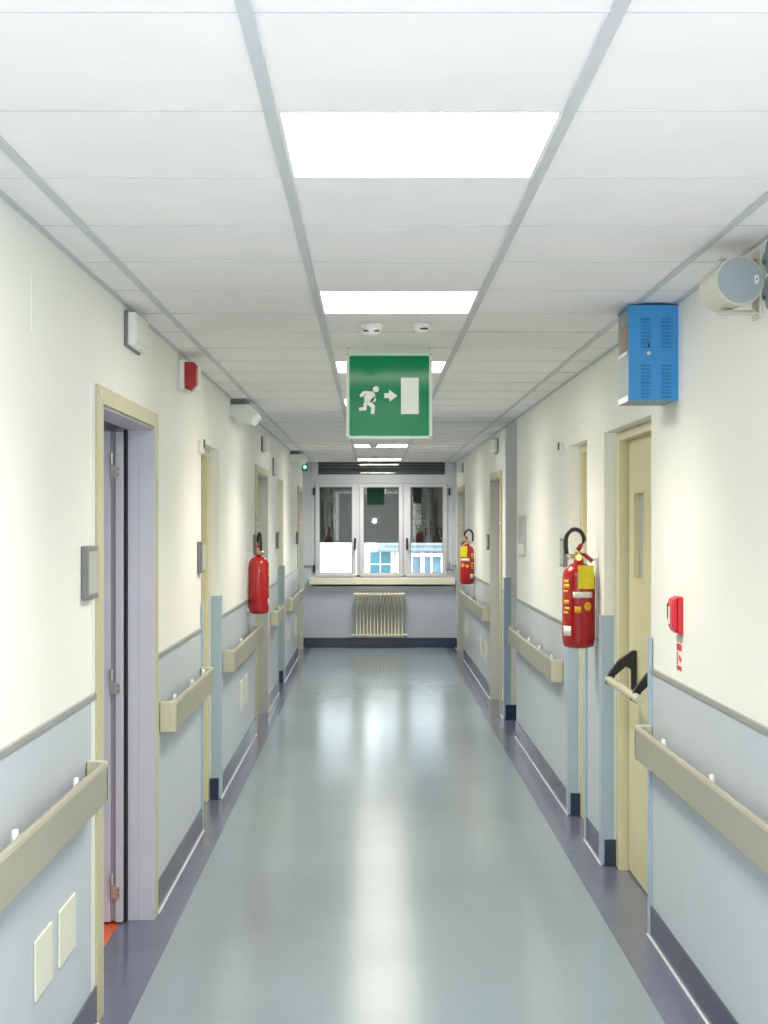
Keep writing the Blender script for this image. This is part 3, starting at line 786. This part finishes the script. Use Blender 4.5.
# ------------------------------------------------------------------ radiator
RX0, RX1, RZ0, RZ1 = xx(355), xx(404), zx(636), zx(592.5)
t = thing('radiator', 'cream column radiator under the end window', 'radiator', ((RX0+RX1)/2, YE-.1, RZ0))
n_ = 14; st = (RX1-RX0)/n_
for i in range(n_):
    c_ = RX0+st*(i+.5); g = G()
    for yy in (YE-.125, YE-.065):
        g.tube([(c_, yy, RZ0+.03), (c_, yy, RZ1-.03)], .0168, n=12)
    build('column', g, M['radiator'], t)
for z_ in (RZ0+.02, RZ1-.02):
    g = G(); g.tube([(RX0-.015, YE-.095, z_), (RX1+.015, YE-.095, z_)], .020, n=14)
    for i in range(n_):
        c_ = RX0+st*(i+.5); g.box(c_-.016, c_+.016, YE-.14, YE-.05, z_-.02, z_+.02)
    build('header', g, M['radiator'], t, bevel=.006)
g = G(); g.cyl((RX1+.01, YE-.095, RZ0+.02), (RX1+.055, YE-.095, RZ0+.02), .013); g.cyl((RX1+.05, YE-.095, RZ0+.02), (RX1+.05, YE-.0, RZ0+.02), .009); g.cyl((RX0-.05, YE-.095, RZ0+.015), (RX0-.01, YE-.095, RZ0+.015), .012); g.cyl((RX0-.045, YE-.095, RZ0+.015), (RX0-.045, YE, RZ0+.015), .009)
build('valve', g, M['steel'], t)
g = G(); g.cyl((RX1+.01, YE-.095, RZ1-.07), (RX1+.01, YE, RZ1-.07), .009); g.cyl((RX0-.01, YE-.095, RZ1-.07), (RX0-.01, YE, RZ1-.07), .009); build('wall_bracket', g, M['radiator'], t)

# ------------------------------------------------------------------ outside
g = G(); g.box(-14, 16, YE+.3, 60, -.6, -.1); build('ground', g, M['ground'], kind='structure')
g = G(); g.box(-5, -.04, 24.0, 24.3, -.1, 3.2); o = build('garden_wall', g, M['outwhite'], origin=(-2, 24, -.1)); tag(o, 'bright white rendered wall outside the left window pane', 'wall')
t = thing('garden_building', 'white framed building with turquoise glazing outside the window', 'building', (.7, 27, -.1))
def ox(x): return (x-372)*27/1549
def oz(y): return EYE-(y-523)*27/1549
g = G(); g.box(ox(355), ox(470), 27.15, 29.5, -.1, oz(543)); build('wall', g, M['outwhite'], t)
g = G(); g.prism([(26.85, oz(551.5)), (26.85, oz(550)), (28.2, 2.3), (29.7, 2.3), (29.7, oz(551))], ox(377), ox(472), 'yz'); g.box(ox(385), ox(472), 26.9, 27.1, oz(551), oz(545)); build('roof', g, M['outgrey'], t)
g = G(); g.box(ox(370), ox(391), 27.06, 27.1, oz(600), oz(552)); build('turquoise_pane', g, M['outblue'], t)
g = G(); g.box(ox(410), ox(446), 27.08, 27.12, oz(600), oz(556)); build('pale_pane', g, M['outpale'], t)
g = G()
for a_, b_ in ((391, 394), (396, 399.5), (410, 412.3), (420.5, 424.5), (430.5, 432.3), (441, 443)): g.box(ox(a_), ox(b_), 27.0, 27.08, -.1, oz(552))
g.box(ox(408), ox(446), 26.98, 27.08, oz(556.5), oz(553)); g.box(ox(380), ox(380.7), 27.03, 27.06, oz(600), oz(552)); g.box(ox(370), ox(391), 27.03, 27.06, oz(564.7), oz(564))
build('mullions', g, M['outwhite'], t)

# ------------------------------------------------------------------ light
wd = bpy.data.worlds.new('sky'); scene.world = wd; wd.use_nodes = True
bg = wd.node_tree.nodes['Background']; bg.inputs[0].default_value = (.86, .93, 1, 1); bg.inputs[1].default_value = 7.0
# the camera's own flash
ld = bpy.data.lights.new('camera_flash', 'POINT'); ld.energy = 88; ld.color = (.90, .91, 1); ld.shadow_soft_size = .03
lo = bpy.data.objects.new('camera_flash', ld); COL.objects.link(lo); lo.location = (.07, .03, 1.75)

# ------------------------------------------------------------------ camera
cd = bpy.data.cameras.new('camera'); cam = bpy.data.objects.new('camera', cd); COL.objects.link(cam)
cam.location = (0, 0, EYE); cam.rotation_euler = (PI/2, 0, 0)
cd.sensor_fit = 'VERTICAL'; cd.sensor_height = 36; cd.lens = 1549/1024*36
cd.shift_x = 12/1024; cd.shift_y = (523-512)/1024
cd.clip_start = .05; cd.clip_end = 200
scene.camera = cam
vs = scene.view_settings
vs.view_transform = 'Standard'; vs.look = 'None'; vs.gamma = 1; vs.use_curve_mapping = False; vs.exposure = 0.52
scene.cycles.max_bounces = 10; scene.cycles.diffuse_bounces = 8; scene.cycles.transparent_max_bounces = 12
